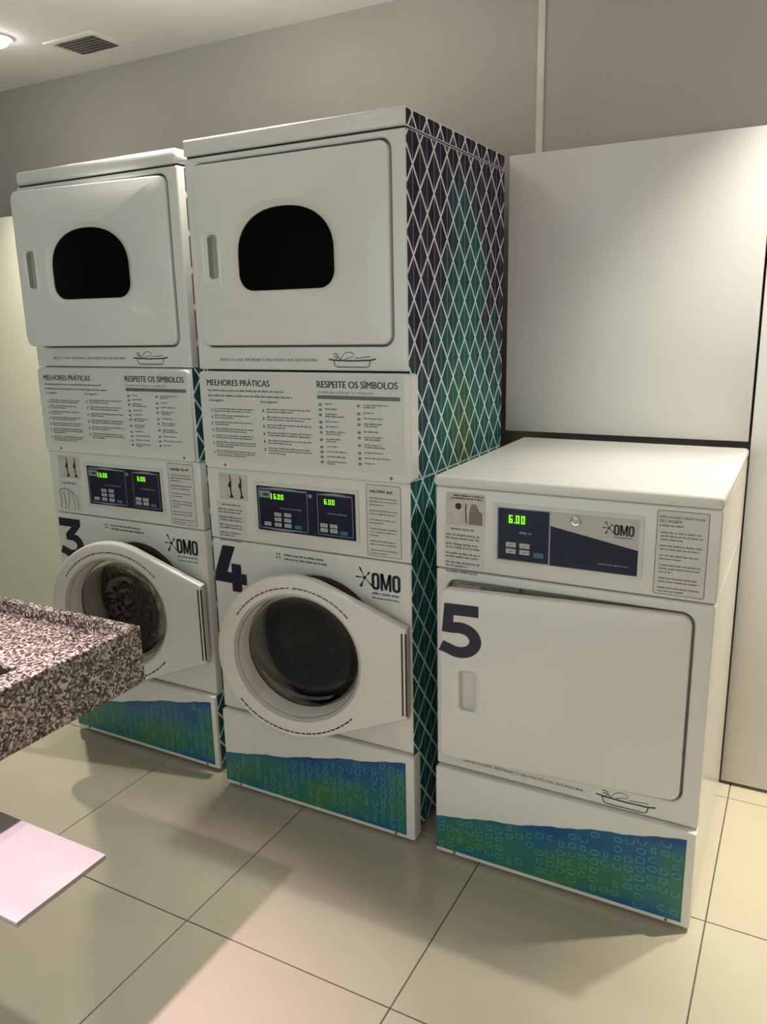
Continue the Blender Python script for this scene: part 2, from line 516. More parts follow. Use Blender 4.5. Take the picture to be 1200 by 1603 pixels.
def splat_logo(bm, x, z, s, y):
    """burst of drops, then three heavy letters; s is the overall width"""
    c = (x + 0.215 * s, z + 0.335 * s)
    for dx, dz, hw in ((-0.115, 0.21, 0.042), (0.115, 0.13, 0.042), (-0.205, 0.0, 0.034), (-0.10, -0.20, 0.055), (0.16, -0.15, 0.03)):
        n = 10
        pts = [(c[0] + dx * s * i / n, c[1] + dz * s * i / n) for i in range(n + 1)]
        wid = [s * (0.016 + (hw - 0.016) * max(0, (i / n - 0.45)) / 0.35) if i < 9 else s * hw * (0.9 if i == 9 else 0.4) for i in range(n + 1)]
        ribbon(bm, pts, wid, y)
    bm.faces.new([bm.verts.new((a, y, b)) for a, b in circ(c[0], c[1], 0.033 * s, 10)])
    for i, (ch, wd) in enumerate((('O', 0.180), ('M', 0.240), ('O', 0.180))):
        heavy_letter(bm, ch, x + (0.365, 0.560, 0.815)[i] * s, z + 0.12 * s, wd * s, 0.345 * s, y)

def tray_logo(bmk, bmb, x, z, wd, y):
    """line drawing of a hand over a shallow lint tray"""
    h = wd * 0.27
    P = lambda u, v: (x + u * wd, z + v * h)
    ribbon(bmk, [P(0, 0.52), P(0.12, 0.46), P(0.5, 0.42), P(0.88, 0.46), P(1, 0.55)], 0.0036, y)
    ribbon(bmk, [P(0.11, 0.42), P(0.14, 0.08), P(0.20, 0.0), P(0.80, 0.0), P(0.86, 0.08), P(0.88, 0.42)], 0.0024, y)
    ribbon(bmb, [P(0.26, 0.50), P(0.31, 0.80), P(0.38, 0.98), P(0.48, 1.0), P(0.55, 0.86), P(0.52, 0.68), P(0.42, 0.62), P(0.34, 0.52)], 0.0018, y)
    ribbon(bmb, [P(0.56, 0.60), P(0.72, 0.64), P(0.88, 0.70)], 0.0020, y)
    for u, v in ((0.10, 0.84), (0.12, 0.68), (0.15, 0.56)):
        ribbon(bmb, [P(u, v), P(u + 0.05, v + 0.07), P(u + 0.11, v - 0.02)], 0.0022, y)

def glyph_field(rnd, x0, x1, top, zlo, y, cell, sideways):
    """outlined letter-like rings scattered over the wave band"""
    bm = bmesh.new()
    nx = int((x1 - x0) / cell)
    for i in range(nx):
        cx = x0 + (i + 0.5) * (x1 - x0) / nx
        z = zlo + rnd.uniform(0.008, 0.03)
        while z < top(cx) - 0.012:
            if rnd.random() < 0.78:
                a, b = (rnd.uniform(0.006, 0.0085), rnd.uniform(0.009, 0.011))
                if sideways: a, b = b, a
                kind = rnd.choice('OODUDIC')
                t = 0.0016
                if kind == 'O': ribbon(bm, arc(cx, z, a, b, 0, 360, 14)[:-1], t, y, True)
                elif kind == 'D':
                    ribbon(bm, [(cx - a, z - b)] + arc(cx - a * 0.2, z, a * 1.1, b, -90, 90, 8) + [(cx - a, z + b)], t, y, True)
                elif kind == 'U':
                    ribbon(bm, [(cx - a, z + b)] + arc(cx, z - b * 0.2, a, b * 0.8, 180, 360, 8) + [(cx + a, z + b)], t, y)
                elif kind == 'C': ribbon(bm, arc(cx, z, a, b, 50, 310, 10), t, y)
                else:
                    ribbon(bm, rr(cx - a * 0.5, cx + a * 0.5, z - b, z + b, 0.002, 2), t, y, True)
            z += 0.026
    return bm

# ------------------------------------------------------------------ machine pieces (local frame: x right, y back, z up, front face at y = 0)
W_ = 0.683
def screw(parent, x, z, y):
    bm = bmesh.new()
    lathe(bm, [(0.0042, y + 0.002), (0.0042, y), (0.003, y - 0.0016), (0.0008, y - 0.002)], x, z, 12, True)
    return link('screw', bm, 'screw', parent)

def kick_panel(root, rnd, sideways, over, depth=0.03):
    bm = bmesh.new()
    plate(bm, rrf(0.0, W_ + over, 0.012, 0.281, 0.006), depth, -0.012, 0.005)
    k = link('kick_panel', bm, 'enamel', root)
    top = lambda x: 0.122 + (0.262 - 0.122) * (max(0, x) / 0.665) ** 1.03 + 0.0022 * math.sin(x * 19) + 0.0018 * math.sin(x * 43 + 1) + 0.001 * math.sin(x * 120)
    xs = [0.001 + (0.663 - 0.001) * i / 40 for i in range(41)]
    bm = bmesh.new()
    sheet(bm, [(0.001, 0.026), (0.663, 0.026)] + [(x, top(x)) for x in reversed(xs)], -0.0128)
    b = link('wave_print', bm, 'band', k)
    g = glyph_field(rnd, 0.004, 0.660, top, 0.028, -0.0132, 0.0275, sideways)
    link('letter_pattern', g, 'glyph', k)
    for x in (0.057, 0.628): screw(k, x, 0.0205, -0.012)
    bm = bmesh.new()
    for x in (0.05, W_ - 0.05):
        for y in (0.08, 0.62): lathe_z(bm, x, y, 0.0, 0.03, 0.018)
    link('levelling_feet', bm, 'rubber', root)
    return k

def lathe_z(bm, x, y, z0, z1, r, n=16):
    a = [bm.verts.new((x + r * math.cos(2 * PI * i / n), y + r * math.sin(2 * PI * i / n), z0)) for i in range(n)]
    b = [bm.verts.new((v.co.x, v.co.y, z1)) for v in a]
    bridge(bm, a, b); bm.faces.new(a); bm.faces.new(b)

def front_with_opening(root, name, z0, z1, hx0, hx1, hz0, hz1):
    """pressed front sheet with a rounded rectangular door opening and the recess behind it"""
    bm = bmesh.new()
    hole = [(rr(hx0 - 0.003, hx1 + 0.003, hz0 - 0.003, hz1 + 0.003, 0.033), 0.0), (rr(hx0, hx1, hz0, hz1, 0.03), 0.003), (rr(hx0, hx1, hz0, hz1, 0.03), 0.03)]
    plate(bm, rrf(0.0, W_, z0, z1, 0.004), 0.03, 0.0, 0.006, [hole])
    link(name, bm, 'enamel', root)
    cx, cz = 0.325, (hz0 + hz1) / 2
    bm = bmesh.new()
    rad = min(hx1 - hx0, hz1 - hz0) / 2 - 0.03
    hole2 = [(circ(cx, cz, rad), 0.024), (circ(cx, cz, rad - 0.006), 0.034), (circ(cx, cz, rad - 0.006), 0.05)]
    plate(bm, rrf(hx0 + 0.001, hx1 - 0.001, hz0 + 0.001, hz1 - 0.001, 0.029), 0.05, 0.024, 0.004, [hole2])
    rec = link('door_recess', bm, 'recess', root)
    bm = bmesh.new()
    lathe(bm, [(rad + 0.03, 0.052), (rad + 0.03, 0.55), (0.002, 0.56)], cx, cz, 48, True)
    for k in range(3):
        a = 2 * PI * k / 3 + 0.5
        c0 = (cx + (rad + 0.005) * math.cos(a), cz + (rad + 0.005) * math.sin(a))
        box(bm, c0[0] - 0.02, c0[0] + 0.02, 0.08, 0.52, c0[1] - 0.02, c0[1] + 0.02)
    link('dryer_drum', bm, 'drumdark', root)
    return rec

def dryer_door(root, x0, x1, z0, z1, angle, window, pocket, thick=0.022, proud=0.004):
    # window: x0, x1, z0, z1, spring line; pocket: x0, x1, z0, z1
    """door hinged on its right edge; local origin on the hinge line"""
    hx = x1 - 0.002
    T = lambda pts: [(p[0] - hx, p[1]) for p in pts]
    yf, yb = -proud, thick - proud
    holes = []
    px0, px1, pz0, pz1 = pocket
    holes.append([(T(rr(px0 - 0.004, px1 + 0.004, pz0 - 0.004, pz1 + 0.004, 0.012, 4)), yf), (T(rr(px0, px1, pz0, pz1, 0.01, 4)), yf + 0.003), (T(rr(px0, px1, pz0, pz1, 0.01, 4)), yb)])
    if window:
        wx0, wx1, wz0, wz1, zs = window
        o = lambda e, f=0: T(dshape(wx0 - e, wx1 + e + f, wz0 - e, wz1 + e, 0.045 + e * 0.9, zs))
        holes.append([(o(0.018, 0.006), yf), (o(0.015, 0.005), yf + 0.002), (o(0.004), yf + 0.010), (o(0.001), yf + 0.014), (o(0.0), yb)])
    bm = bmesh.new()
    plate(bm, lambda e: T(rr(x0 + e, x1 - e, z0 + e, z1 - e, max(0.026 - e, 0.001))), yb, yf, 0.005, holes)
    d = link('dryer_door', bm, 'enamel', root, loc=(hx, 0, 0))
    d.rotation_euler = (0, 0, math.radians(angle))
    # handle pocket: scooped, deep at its left
    bm = bmesh.new()
    xm = px0 + (px1 - px0) * 0.55
    prof = [(px0 + 0.0006, yf + 0.004), (px0 + 0.002, yf + 0.019), (xm, yf + 0.0165), (px1 - 0.006, yf + 0.007), (px1 - 0.0006, yf + 0.004)]
    a = [bm.verts.new((x - hx, y, pz0 + 0.0008)) for x, y in prof]; b = [bm.verts.new((x - hx, y, pz1 - 0.0008)) for x, y in prof]
    for i in range(len(prof) - 1): bm.faces.new((a[i], a[i + 1], b[i + 1], b[i]))
    bm.faces.new(a); bm.faces.new(b)
    link('handle_pocket', bm, 'recess' if window else 'plastic', d)  # tower pockets use a darker grey: shade of the scoop put into the colour
    # raised frame round the pocket
    bm = bmesh.new()
    o1 = T(rr(px0 - 0.024, px1 + 0.012, pz0 - 0.022, pz1 + 0.012, 0.016, 5)); o2 = T(rr(px0 - 0.018, px1 + 0.008, pz0 - 0.016, pz1 + 0.008, 0.012, 5)); o3 = T(rr(px0 - 0.012, px1 + 0.005, pz0 - 0.010, pz1 + 0.005, 0.010, 5))
    A, B, C_ = ringv(bm, o1, yf), ringv(bm, o2, yf - 0.0016), ringv(bm, o3, yf)
    bridge(bm, A, B); bridge(bm, B, C_)
    link('handle_frame', bm, 'enamel', d)
    if window:
        bm = bmesh.new()
        pts = T(dshape(wx0 - 0.001, wx1 + 0.001, wz0 - 0.001, wz1 + 0.001, 0.045, zs))
        a = ringv(bm, pts, yf + 0.0125); b = ringv(bm, pts, yf + 0.016)
        bridge(bm, a, b); bm.faces.new(a); bm.faces.new(b)
        link('window_glass', bm, 'smoke', d)
    # dark rubber seal behind the rim
    bm = bmesh.new()
    o1, o2 = T(rr(x0 + 0.012, x1 - 0.012, z0 + 0.012, z1 - 0.012, 0.02)), T(rr(x0 + 0.022, x1 - 0.022, z0 + 0.022, z1 - 0.022, 0.015))
    A, B = ringv(bm, o1, yb - 0.001), ringv(bm, o2, yb - 0.001)
    C_, D = ringv(bm, o1, yb + 0.002), ringv(bm, o2, yb + 0.002)
    bridge(bm, A, C_); bridge(bm, C_, D); bridge(bm, D, B); bridge(bm, B, A)
    link('door_seal', bm, 'rubber', d)
    return d

def buttons(parent, spots, y, mat='button', wd=0.024, h=0.011):
    for (x, z) in spots:
        bm = bmesh.new()
        rbox(bm, x - wd / 2, x + wd / 2, y - 0.0012, y + 0.001, z - h / 2, z + h / 2, 0.0008, 1)
        quad(bm, x - wd * 0.2, x + wd * 0.2, z - h * 0.08, z + h * 0.08, y - 0.0014)
        bm.faces.ensure_lookup_table(); 
        o = link('button', bm, mat, parent)
        o.data.materials.append(M['midink'])
        o.data.polygons[len(o.data.polygons) - 1].material_index = 1

def text_block(bm, rnd, x0, x1, ztop, rows, pitch, h, y):
    """rows: list of line fractions; None leaves a gap"""
    z = ztop
    for f in rows:
        if f is not None: line_of_words(bm, rnd, x0, x0 + (x1 - x0) * f, z - h, h, y)
        z -= pitch if f is not None else pitch * 0.75
    return z

def sticker_right(root, rnd, x0, x1, z0, z1, heading=None):
    bm = bmesh.new()
    sheet(bm, rr(x0, x1, z0, z1, 0.004, 3), -0.0008)
    s = link('instruction_sticker', bm, 'label', root)
    bm = bmesh.new()
    ribbon(bm, rr(x0 + 0.001, x1 - 0.001, z0 + 0.001, z1 - 0.001, 0.004, 3), 0.0016, -0.0012, True)
    bl = bmesh.new()
    if heading:
        textmesh(bl, heading[0], x0 + 0.006, z1 - 0.018, (x1 - x0) * 0.86, 0.0065, -0.0013, 0.02)
        textmesh(bl, heading[1], x0 + 0.006, z1 - 0.028, (x1 - x0) * 0.42, 0.0065, -0.0013, 0.02)
        line_of_words(bm, rnd, x0 + 0.006, x0 + 0.06, z1 - 0.037, 0.0035, -0.0013)
        zt = z1 - 0.05
    else:
        line_of_words(bl, rnd, x0 + 0.012, x1 - 0.018, z1 - 0.022, 0.007, -0.0013)
        zt = z1 - 0.036
    rows = [0.95, 0.97, 0.55, None, 0.98, 0.9, None, 0.93, 0.5, None, 0.96, 0.94, 0.3, None, 0.9, 0.92, None, 0.97, 0.6]
    pitch = (zt - z0 - 0.012) / 16.5
    text_block(bm, rnd, x0 + 0.010, x1 - 0.008, zt, rows, pitch, 0.0032, -0.0013)
    link('lettering', bm, 'greyink', s)
    link('heading', bl, 'midink', s)
    return s

# ------------------------------------------------------------------ laundry tower (washer below, dryer above)
def tower(x, y, num, label, dangle, wangle, wrap, seed, led_lit, three):
    rnd = random.Random(seed)
    root = empty('laundry_tower', (x, y, 0), label, 'washer dryer', 'stacked washers with dryers on top')
    HT = 1.980
    # cabinet shell
    bm = bmesh.new()
    box(bm, 0.001, 0.006, 0.03, 0.686, 0.03, 1.932)
    box(bm, 0.677, 0.682, 0.03, 0.686, 0.03, 1.932)
    box(bm, 0.006, 0.677, 0.680, 0.686, 0.03, 1.932)
    box(bm, 0.006, 0.677, 0.03, 0.680, 0.03, 0.036)
    box(bm, 0.006, 0.677, 0.06, 0.680, 1.062, 1.07)
    link('cabinet', bm, 'enamel', root)
    # printed sheets on the right side
    bm = bmesh.new()
    def sidesheet(y0, y1, z0, z1, t=0.0008):
        box(bm, W_ - 0.0012, W_ + t, y0, y1, z0, z1)
    w0 = wrap
    sidesheet(w0, 0.686, 1.078, 1.929)
    sidesheet(w0, 0.686, 0.284, 1.072)
    sidesheet(0.0, 0.686, 0.03, 0.281)
    if wrap > 0.01: sidesheet(0.001, w0, 1.078, 1.360)
    link('side_print', bm, 'side', root)
    if three:
        # front posts behind the narrower panels
        bm = bmesh.new()
        box(bm, 0.004, 0.6815, 0.0, 0.03, 1.074, 1.3595)
        link('front_frame', bm, 'enamel', root)
        bm = bmesh.new(); box(bm, 0.004, 0.6815, -0.0015, 0.03, 0.03, 0.283)
        link('front_frame', bm, 'enamel', root)
    # lid
    bm = bmesh.new()
    rbox(bm, 0.0, W_, -0.002, 0.686, 1.937, HT, 0.012 if wrap > 0.01 else 0.006)
    lid = link('top_lid', bm, 'enamel', root)
    if wrap < 0.01:
        bm = bmesh.new()
        box(bm, W_ - 0.0005, W_ + 0.0008, 0.003, 0.683, 1.9385, 1.974)
        link('lid_print', bm, 'side', lid)
    bm = bmesh.new()
    box(bm, 0.006, W_ - 0.006, 0.008, 0.68, 1.930, 1.9385)
    link('lid_gasket', bm, 'dark', root)
    # dryer front
    front_with_opening(root, 'dryer_front', 1.362, 1.932, 0.027, 0.643, 1.424, 1.917)
    d = dryer_door(root, 0.030, 0.637, 1.430, 1.911, dangle, (0.166, 0.468, 1.577, 1.786, 1.668), (0.068, 0.100, 1.612, 1.728))
    bm = bmesh.new()
    textmesh(bm, 'APÓS O USO, RETIRAR O SEU FELPO DA SECADORA', 0.080, 1.385, 0.332, 0.0105, -0.0005, 0.01)
    link('reminder_lettering', bm, 'midink', root)
    bk, bb = bmesh.new(), bmesh.new()
    tray_logo(bk, bb, 0.447, 1.372, 0.143, -0.0006)
    t = link('tray_drawing', bk, 'black', root)
    link('hand_drawing', bb, 'blueink', t)
    # instruction panel
    bm = bmesh.new()
    def pout(e):
        return rr(0.006 + e, (0.676 if three else 0.694) - e, 1.074 + e, 1.357 - e, max(0.014 - e, 0.001))
    plate(bm, pout, 0.0 if three else 0.03, -0.012, 0.004)
    p = link('instruction_panel', bm, 'enamel', root)
    yy = -0.0128
    bm = bmesh.new(); sheet(bm, rr(0.012, 0.672, 1.098, 1.351, 0.002, 2), yy)
    link('printed_sheet', bm, 'sheet', p)
    yt = yy - 0.0005
    hx = 0.006
    for tx in (('MELHORES PRÁTICAS', 0.036, 1.317, 0.222, 0.0215, yt, 0.012), ('RESPEITE OS SÍMBOLOS', 0.414, 1.318, 0.243, 0.0225, yt, 0.012),
               ('Lavagem', 0.041, 1.270, 0.052, 0.0085, yt, 0.02), ('Secagem', 0.224, 1.270, 0.058, 0.0085, yt, 0.02)):
        bm = bmesh.new(); textmesh(bm, *tx)
        link('heading', bm, 'black', p)
    bm = bmesh.new(); quad(bm, 0.414, 0.664, 1.288, 1.298, yt)
    link('heading_bar', bm, 'greenbar', p)
    bm = bmesh.new()
    line_of_words(bm, rnd, 0.038, 0.306, 1.301, 0.0045, yt)
    line_of_words(bm, rnd, 0.038, 0.334, 1.286, 0.0045, yt)
    textmesh(bm, 'Antes de colocar na máquina', 0.416, 1.301, 0.17, 0.0095, yt)
    z = 1.252
    for rows in ([1, .93], [.88, .5], [.95, .35], [.97, .8], [.97, .92], [1, 1, .45], [1, .97, .75]):
        quad(bm, 0.045, 0.049, z - 0.010, z - 0.002, yt)
        z = text_block(bm, rnd, 0.056, 0.200, z, rows, 0.0066, 0.0034, yt) - 0.0062
    z = 1.256
    for rows in ([1, .6], [1, .85], [1, .42], [1, .97], [1, .55], [.95, 1, .4]):
        quad(bm, 0.230, 0.235, z - 0.010, z - 0.002, yt)
        z = text_block(bm, rnd, 0.244, 0.392, z, rows, 0.0072, 0.0036, yt) - 0.0075
    z = 1.277
    for rows in ([.35], [.62], [.6, .95], [.62], [.6], [.95, .72], [.7, .5], [.55], [1.0], [.95], [.95, .4]):
        quad(bm, 0.418, 0.427, z - 0.0075, z - 0.001, yt)
        z = text_block(bm, rnd, 0.438, 0.503, z, rows, 0.0062, 0.0034, yt) - 0.0076
    z = 1.277
    for rows in ([1, .5], [.4], [.8], [.75, .55], [.6], [.75, .7], [.7, .85], [.78], [1.05], [.4]):
        quad(bm, 0.537, 0.546, z - 0.0075, z - 0.001, yt)
        z = text_block(bm, rnd, 0.556, 0.63, z, rows, 0.0062, 0.0034, yt) - 0.0082
    link('lettering', bm, 'greyink', p)
    for x_ in (0.082, 0.634): screw(p, x_, 1.0855, -0.012)
    # console
    bm = bmesh.new()
    plate(bm, rrf(0.0, W_, 0.854, 1.072, 0.004), 0.03, 0.0, 0.004)
    link('control_panel', bm, 'enamel', root)
    bm = bmesh.new()
    quad(bm, 0.184, 0.517, 0.898, 1.031, -0.0008)
    dp = link('display', bm, 'navy', root)
    bm = bmesh.new()
    o, i_ = rr(0.174, 0.527, 0.888, 1.041, 0.006, 4), rr(0.184, 0.517, 0.898, 1.031, 0.002, 4)
    A, B, C_ = ringv(bm, o, 0.0), ringv(bm, o, -0.003), ringv(bm, i_, -0.003)
    D = ringv(bm, i_, 0.0)
    bridge(bm, A, B); bridge(bm, B, C_); bridge(bm, C_, D)
    link('display_bezel', bm, 'plastic', dp)
    bm = bmesh.new()
    yl = -0.0014
    ribbon(bm, rr(0.190, 0.358, 0.905, 1.024, 0.003, 2), 0.0018, yl, True)
    ribbon(bm, rr(0.393, 0.506, 0.906, 1.022, 0.003, 2), 0.0018, yl, True)
    for (xa, xb, za, zb) in ((0.192, 0.357, 1.021, 0.006), (0.398, 0.503, 1.020, 0.0055)):
        top_ = [(xa + (xb - xa) * k / 12, za + zb * math.sin(PI * k / 12) * 0.6) for k in range(13)]
        ribbon(bm, top_, [0.0012 + 0.0065 * math.sin(PI * k / 12) for k in range(13)], yl - 0.0001)
    bot = [(0.200 + 0.14 * k / 12, 0.907 - 0.003 * math.sin(PI * k / 12)) for k in range(13)]
    ribbon(bm, bot, [0.001 + 0.005 * math.sin(PI * k / 12) for k in range(13)], yl - 0.0001)
    quad(bm, 0.192, 0.231, 0.996, 1.017, yl)
    quad(bm, 0.363, 0.375, 1.008, 1.018, yl)
    link('display_lines', bm, 'outline', dp)
    for q in ((0.236, 0.281, 0.992, 1.011), (0.410, 0.455, 0.992, 1.011), (0.206, 0.224, 1.002, 1.009)):
        bm = bmesh.new(); quad(bm, *q, yl - 0.0003)
        link('led_window', bm, 'ledback', dp)
    bm = bmesh.new()
    quad(bm, 0.2335, 0.2365, 0.993, 1.011, yl - 0.0005)
    link('led_bar', bm, 'led', dp)
    for x_ in (0.244, 0.416):
        bm = bmesh.new(); digits(bm, '6.00', x_, 0.9945, 0.0076, 0.0145, yl - 0.0006)
        link('led_digits', bm, 'led', dp)['kind'] = 'stuff'
    buttons(dp, [(0.255, 0.949), (0.289, 0.950), (0.255, 0.934), (0.289, 0.934), (0.218, 0.9185), (0.255, 0.9185), (0.289, 0.9185),
                 (0.412, 0.933), (0.444, 0.933), (0.412, 0.919), (0.444, 0.919)], -0.0012)
    buttons(dp, [(0.325, 0.917), (0.477, 0.916)], -0.0012, 'bluebtn')
    bm = bmesh.new()
    line_of_words(bm, rnd, 0.262, 0.34, 0.967, 0.003, yl); line_of_words(bm, rnd, 0.425, 0.49, 0.967, 0.003, yl)
    link('display_lettering', bm, 'outline', dp)
    # left sticker: picture above, text card below
    bm = bmesh.new(); sheet(bm, rr(0.045, 0.150, 0.978, 1.058, 0.003, 2), -0.0008)
    s = link('picture_sticker', bm, 'photo', root)
    bm = bmesh.new()
    for cx, m_ in ((0.088, 0), (0.126, 0)):
        ribbon(bm, [(cx - 0.002, 1.052), (cx + 0.001, 1.035), (cx - 0.003, 1.026), (cx - 0.001, 1.012), (cx + 0.001, 0.995), (cx + 0.002, 0.985)],
               [0.003, 0.0055, 0.010, 0.005, 0.005, 0.016], -0.0013)
        bm.faces.new([bm.verts.new((a, -0.0012, b)) for a, b in circ(cx - 0.003, 1.022, 0.0065, 10)])
    link('coin_picture', bm, 'black', s)
    bm = bmesh.new(); ribbon(bm, [(0.0865, 1.052), (0.089, 1.034)], 0.0055, -0.0014)
    link('red_picture', bm, 'redink', s)
    bm = bmesh.new(); sheet(bm, rr(0.030, 0.138, 0.862, 0.972, 0.003, 2), -0.0008)
    s = link('text_sticker', bm, 'label', root)
    bm = bmesh.new()
    line_of_words(bm, rnd, 0.05, 0.12, 0.959, 0.005, -0.0013)
    if three:
        for a, b in (((0.036, 0.87), (0.036, 0.93)), ((0.058, 0.866), (0.054, 0.93)), ((0.07, 0.868), (0.082, 0.935)), ((0.105, 0.866), (0.095, 0.93)), ((0.122, 0.87), (0.118, 0.91))):
            ribbon(bm, [a, ((a[0] + b[0]) / 2 + 0.004, (a[1] + b[1]) / 2), b], 0.003, -0.0013)
        ribbon(bm, [(0.034, 0.933), (0.06, 0.941), (0.09, 0.936), (0.12, 0.915)], 0.003, -0.0013)
    else:
        text_block(bm, rnd, 0.036, 0.130, 0.949, [.95, .9, None, .93, .97, None, .9, .95, None, .9, .6, None, .85], 0.0088, 0.0042, -0.0013)
    link('lettering', bm, 'greyink', s)
    sticker_right(root, rnd, 0.550, 0.656, 0.863, 1.063)
    # washer front
    GC, GR = (0.385, 0.572), 0.205
    bm = bmesh.new()
    hole = [(circ(*GC, GR + 0.006), 0.0), (circ(*GC, GR), 0.005), (circ(*GC, GR), 0.03)]
    plate(bm, rrf(0.0, W_, 0.286, 0.850, 0.004), 0.03, 0.0, 0.006, [hole])
    link('washer_front', bm, 'enamel', root)
    bm = bmesh.new()
    lathe(bm, [(GR - 0.001, 0.004), (GR - 0.008, -0.002), (GR - 0.016, 0.004), (GR - 0.020, 0.03), (GR - 0.014, 0.06), (GR + 0.02, 0.065), (GR + 0.02, 0.034), (GR - 0.001, 0.031)], *GC)
    link('door_gasket', bm, 'rubber', root)
    bm = bmesh.new()
    lathe(bm, [(0.215, 0.066), (0.26, 0.08), (0.265, 0.10), (0.265, 0.45), (0.25, 0.465), (0.12, 0.475), (0.10, 0.455), (0.02, 0.45)], 0.3415, 0.565, 64, True)
    for k in range(3):
        a = 2 * PI * k / 3 + 0.2
        c, s_ = math.cos(a), math.sin(a)
        vs = []
        for yy_ in (0.11, 0.44):
            for rr_, off in ((0.264, -0.035), (0.264, 0.035), (0.205, 0.012), (0.205, -0.012)):
                vs.append(bm.verts.new((0.3415 + rr_ * c - off * s_, yy_, 0.565 + rr_ * s_ + off * c)))
        bridge(bm, vs[:4], vs[4:]); bm.faces.new(vs[:4]); bm.faces.new(vs[4:])
    link('washer_drum', bm, 'drum', root)
    bm = bmesh.new()
    numeral(bm, num, 0.004, 0.687, 0.122, 0.145, -0.0006)
    link('numeral', bm, 'ink', root)
    bm = bmesh.new()
    splat_logo(bm, 0.508, 0.748, 0.143, -0.0006)
    link('logo', bm, 'black', root)
    bm = bmesh.new()
    line_of_words(bm, rnd, 0.562, 0.648, 0.752, 0.005, -0.0006); line_of_words(bm, rnd, 0.562, 0.648, 0.739, 0.004, -0.0006)
    link('logo_lettering', bm, 'tealink' if three else 'blueink', root)
    bm = bmesh.new()
    line_of_words(bm, rnd, 0.268, 0.408, 0.826, 0.0052, -0.0006); line_of_words(bm, rnd, 0.270, 0.420, 0.814, 0.0052, -0.0006)
    link('notice_lettering', bm, 'midink', root)
    bm = bmesh.new()
    for a in range(4):
        t_ = PI / 4 + a * PI / 2
        ribbon(bm, [(0.248 + 0.003 * math.cos(t_), 0.824 + 0.003 * math.sin(t_)), (0.248 + 0.010 * math.cos(t_), 0.824 + 0.010 * math.sin(t_))], [0.002, 0.006], -0.0006)
    link('notice_symbol', bm, 'blueink', root)
    washer_door(root, rnd, wangle)
    kick_panel(root, rnd, False, -0.002 if three else 0.006, -0.002 if three else 0.03)
    return root

def washer_door(root, rnd, angle):
    TC, ZC, RO, RI = -0.322, 0.558, 0.247, 0.197
    HX = 0.672
    zt, zb, xe = 0.680, 0.412, 0.006
    # outline: circle on the left, straight tangents to the hinge edge
    def tang(px, pz, sgn):
        dx, dz = px - TC, pz - ZC
        dist = math.hypot(dx, dz)
        return math.atan2(dz, dx) + sgn * math.acos(min(1, RO / dist))
    a_top, a_bot = tang(xe, zt, 1), tang(xe, zb, -1)
    def outline(e):
        ro = RO - e
        pts = [(TC + ro * math.cos(a_top + (a_bot + 2 * PI - a_top) * i / 72), ZC + ro * math.sin(a_top + (a_bot + 2 * PI - a_top) * i / 72)) for i in range(73)]
        p1 = (xe - e, zb + e * 0.7); p2 = (xe - e, zt - e * 0.7)
        q = pts[-1]
        for i in range(1, 5): pts.append((q[0] + (p1[0] - q[0]) * i / 4, q[1] + (p1[1] - q[1]) * i / 4))
        for i in range(1, 5): pts.append((p1[0], p1[1] + (p2[1] - p1[1]) * i / 4))
        q = pts[0]
        for i in range(1, 4): pts.append((p2[0] + (q[0] - p2[0]) * i / 4, p2[1] + (q[1] - p2[1]) * i / 4))
        return pts
    yf, yb = -0.042, -0.018
    c = lambda r: circ(TC, ZC, r, 72)
    hole = [(c(RI), yf), (c(RI - 0.002), yf + 0.002), (c(RI - 0.003), yf + 0.012), (c(RI - 0.004), yb)]
    bm = bmesh.new()
    plate(bm, outline, yb, yf, 0.008, [hole], seg=4)
    d = link('washer_door', bm, 'enamel', root, loc=(HX, 0, 0))
    d.rotation_euler = (0, 0, math.radians(angle))
    # stepped inner ring and funnel towards the glass
    bm = bmesh.new()
    lathe(bm, [(RI - 0.003, yf + 0.004), (RI - 0.006, yf + 0.001), (RI - 0.008, yf + 0.006), (RI - 0.009, yf + 0.014), (RI - 0.011, yf + 0.016),
               (RI - 0.0125, yf + 0.012), (RI - 0.0145, yf + 0.016), (RI - 0.016, yf + 0.050), (RI - 0.018, yf + 0.070), (RI - 0.018, yf + 0.074), (RI - 0.010, yf + 0.060), (RI - 0.005, yf + 0.03)], TC, ZC, 72)
    link('inner_ring', bm, 'plastic', d)
    bm = bmesh.new()
    lathe(bm, [(RI - 0.0078, yf + 0.0055), (RI - 0.0088, yf + 0.0135), (RI - 0.011, yf + 0.0155)], TC, ZC, 72)
    link('groove', bm, 'grey', d)
    # glass bowl bulging into the drum
    bm = bmesh.new()
    pr = [(RI - 0.017, yf + 0.066)]
    for k in range(1, 9):
        a = PI / 2 * k / 8
        pr.append((0.001 + (RI - 0.019) * math.cos(a) ** 0.6 if k < 8 else 0.001, yf + 0.068 + 0.022 * math.sin(a)))
    lathe(bm, pr, TC, ZC, 64, True)
    link('door_glass', bm, 'bowl', d)
    # twin hinge strips at the right edge
    for i, x_ in enumerate((-0.0075, 0.0035)):
        bm = bmesh.new()
        rbox(bm, x_ - 0.0025, x_ + 0.0025, yf - 0.0015, yf + 0.002, 0.424, 0.668, 0.001, 1)
        link('hinge_strip', bm, 'hingedark', d)
    # warning lettering along the rim, top and bottom
    for a0, a1, r, mt in ((146, 92, 0.213, 'redink'), (90, 40, 0.213, 'midink'), (218, 315, 0.231, 'black')):
        bm = bmesh.new()
        a = a0
        sgn = 1 if a1 > a0 else -1
        while (a1 - a) * sgn > 0:
            l = rnd.uniform(2.0, 5.0) * sgn
            ribbon(bm, arc(TC, ZC, r, r, a, a + l, 3), 0.0042, yf - 0.0006)
            a += l + 0.8 * sgn
        link('rim_lettering', bm, mt, d)
    return d

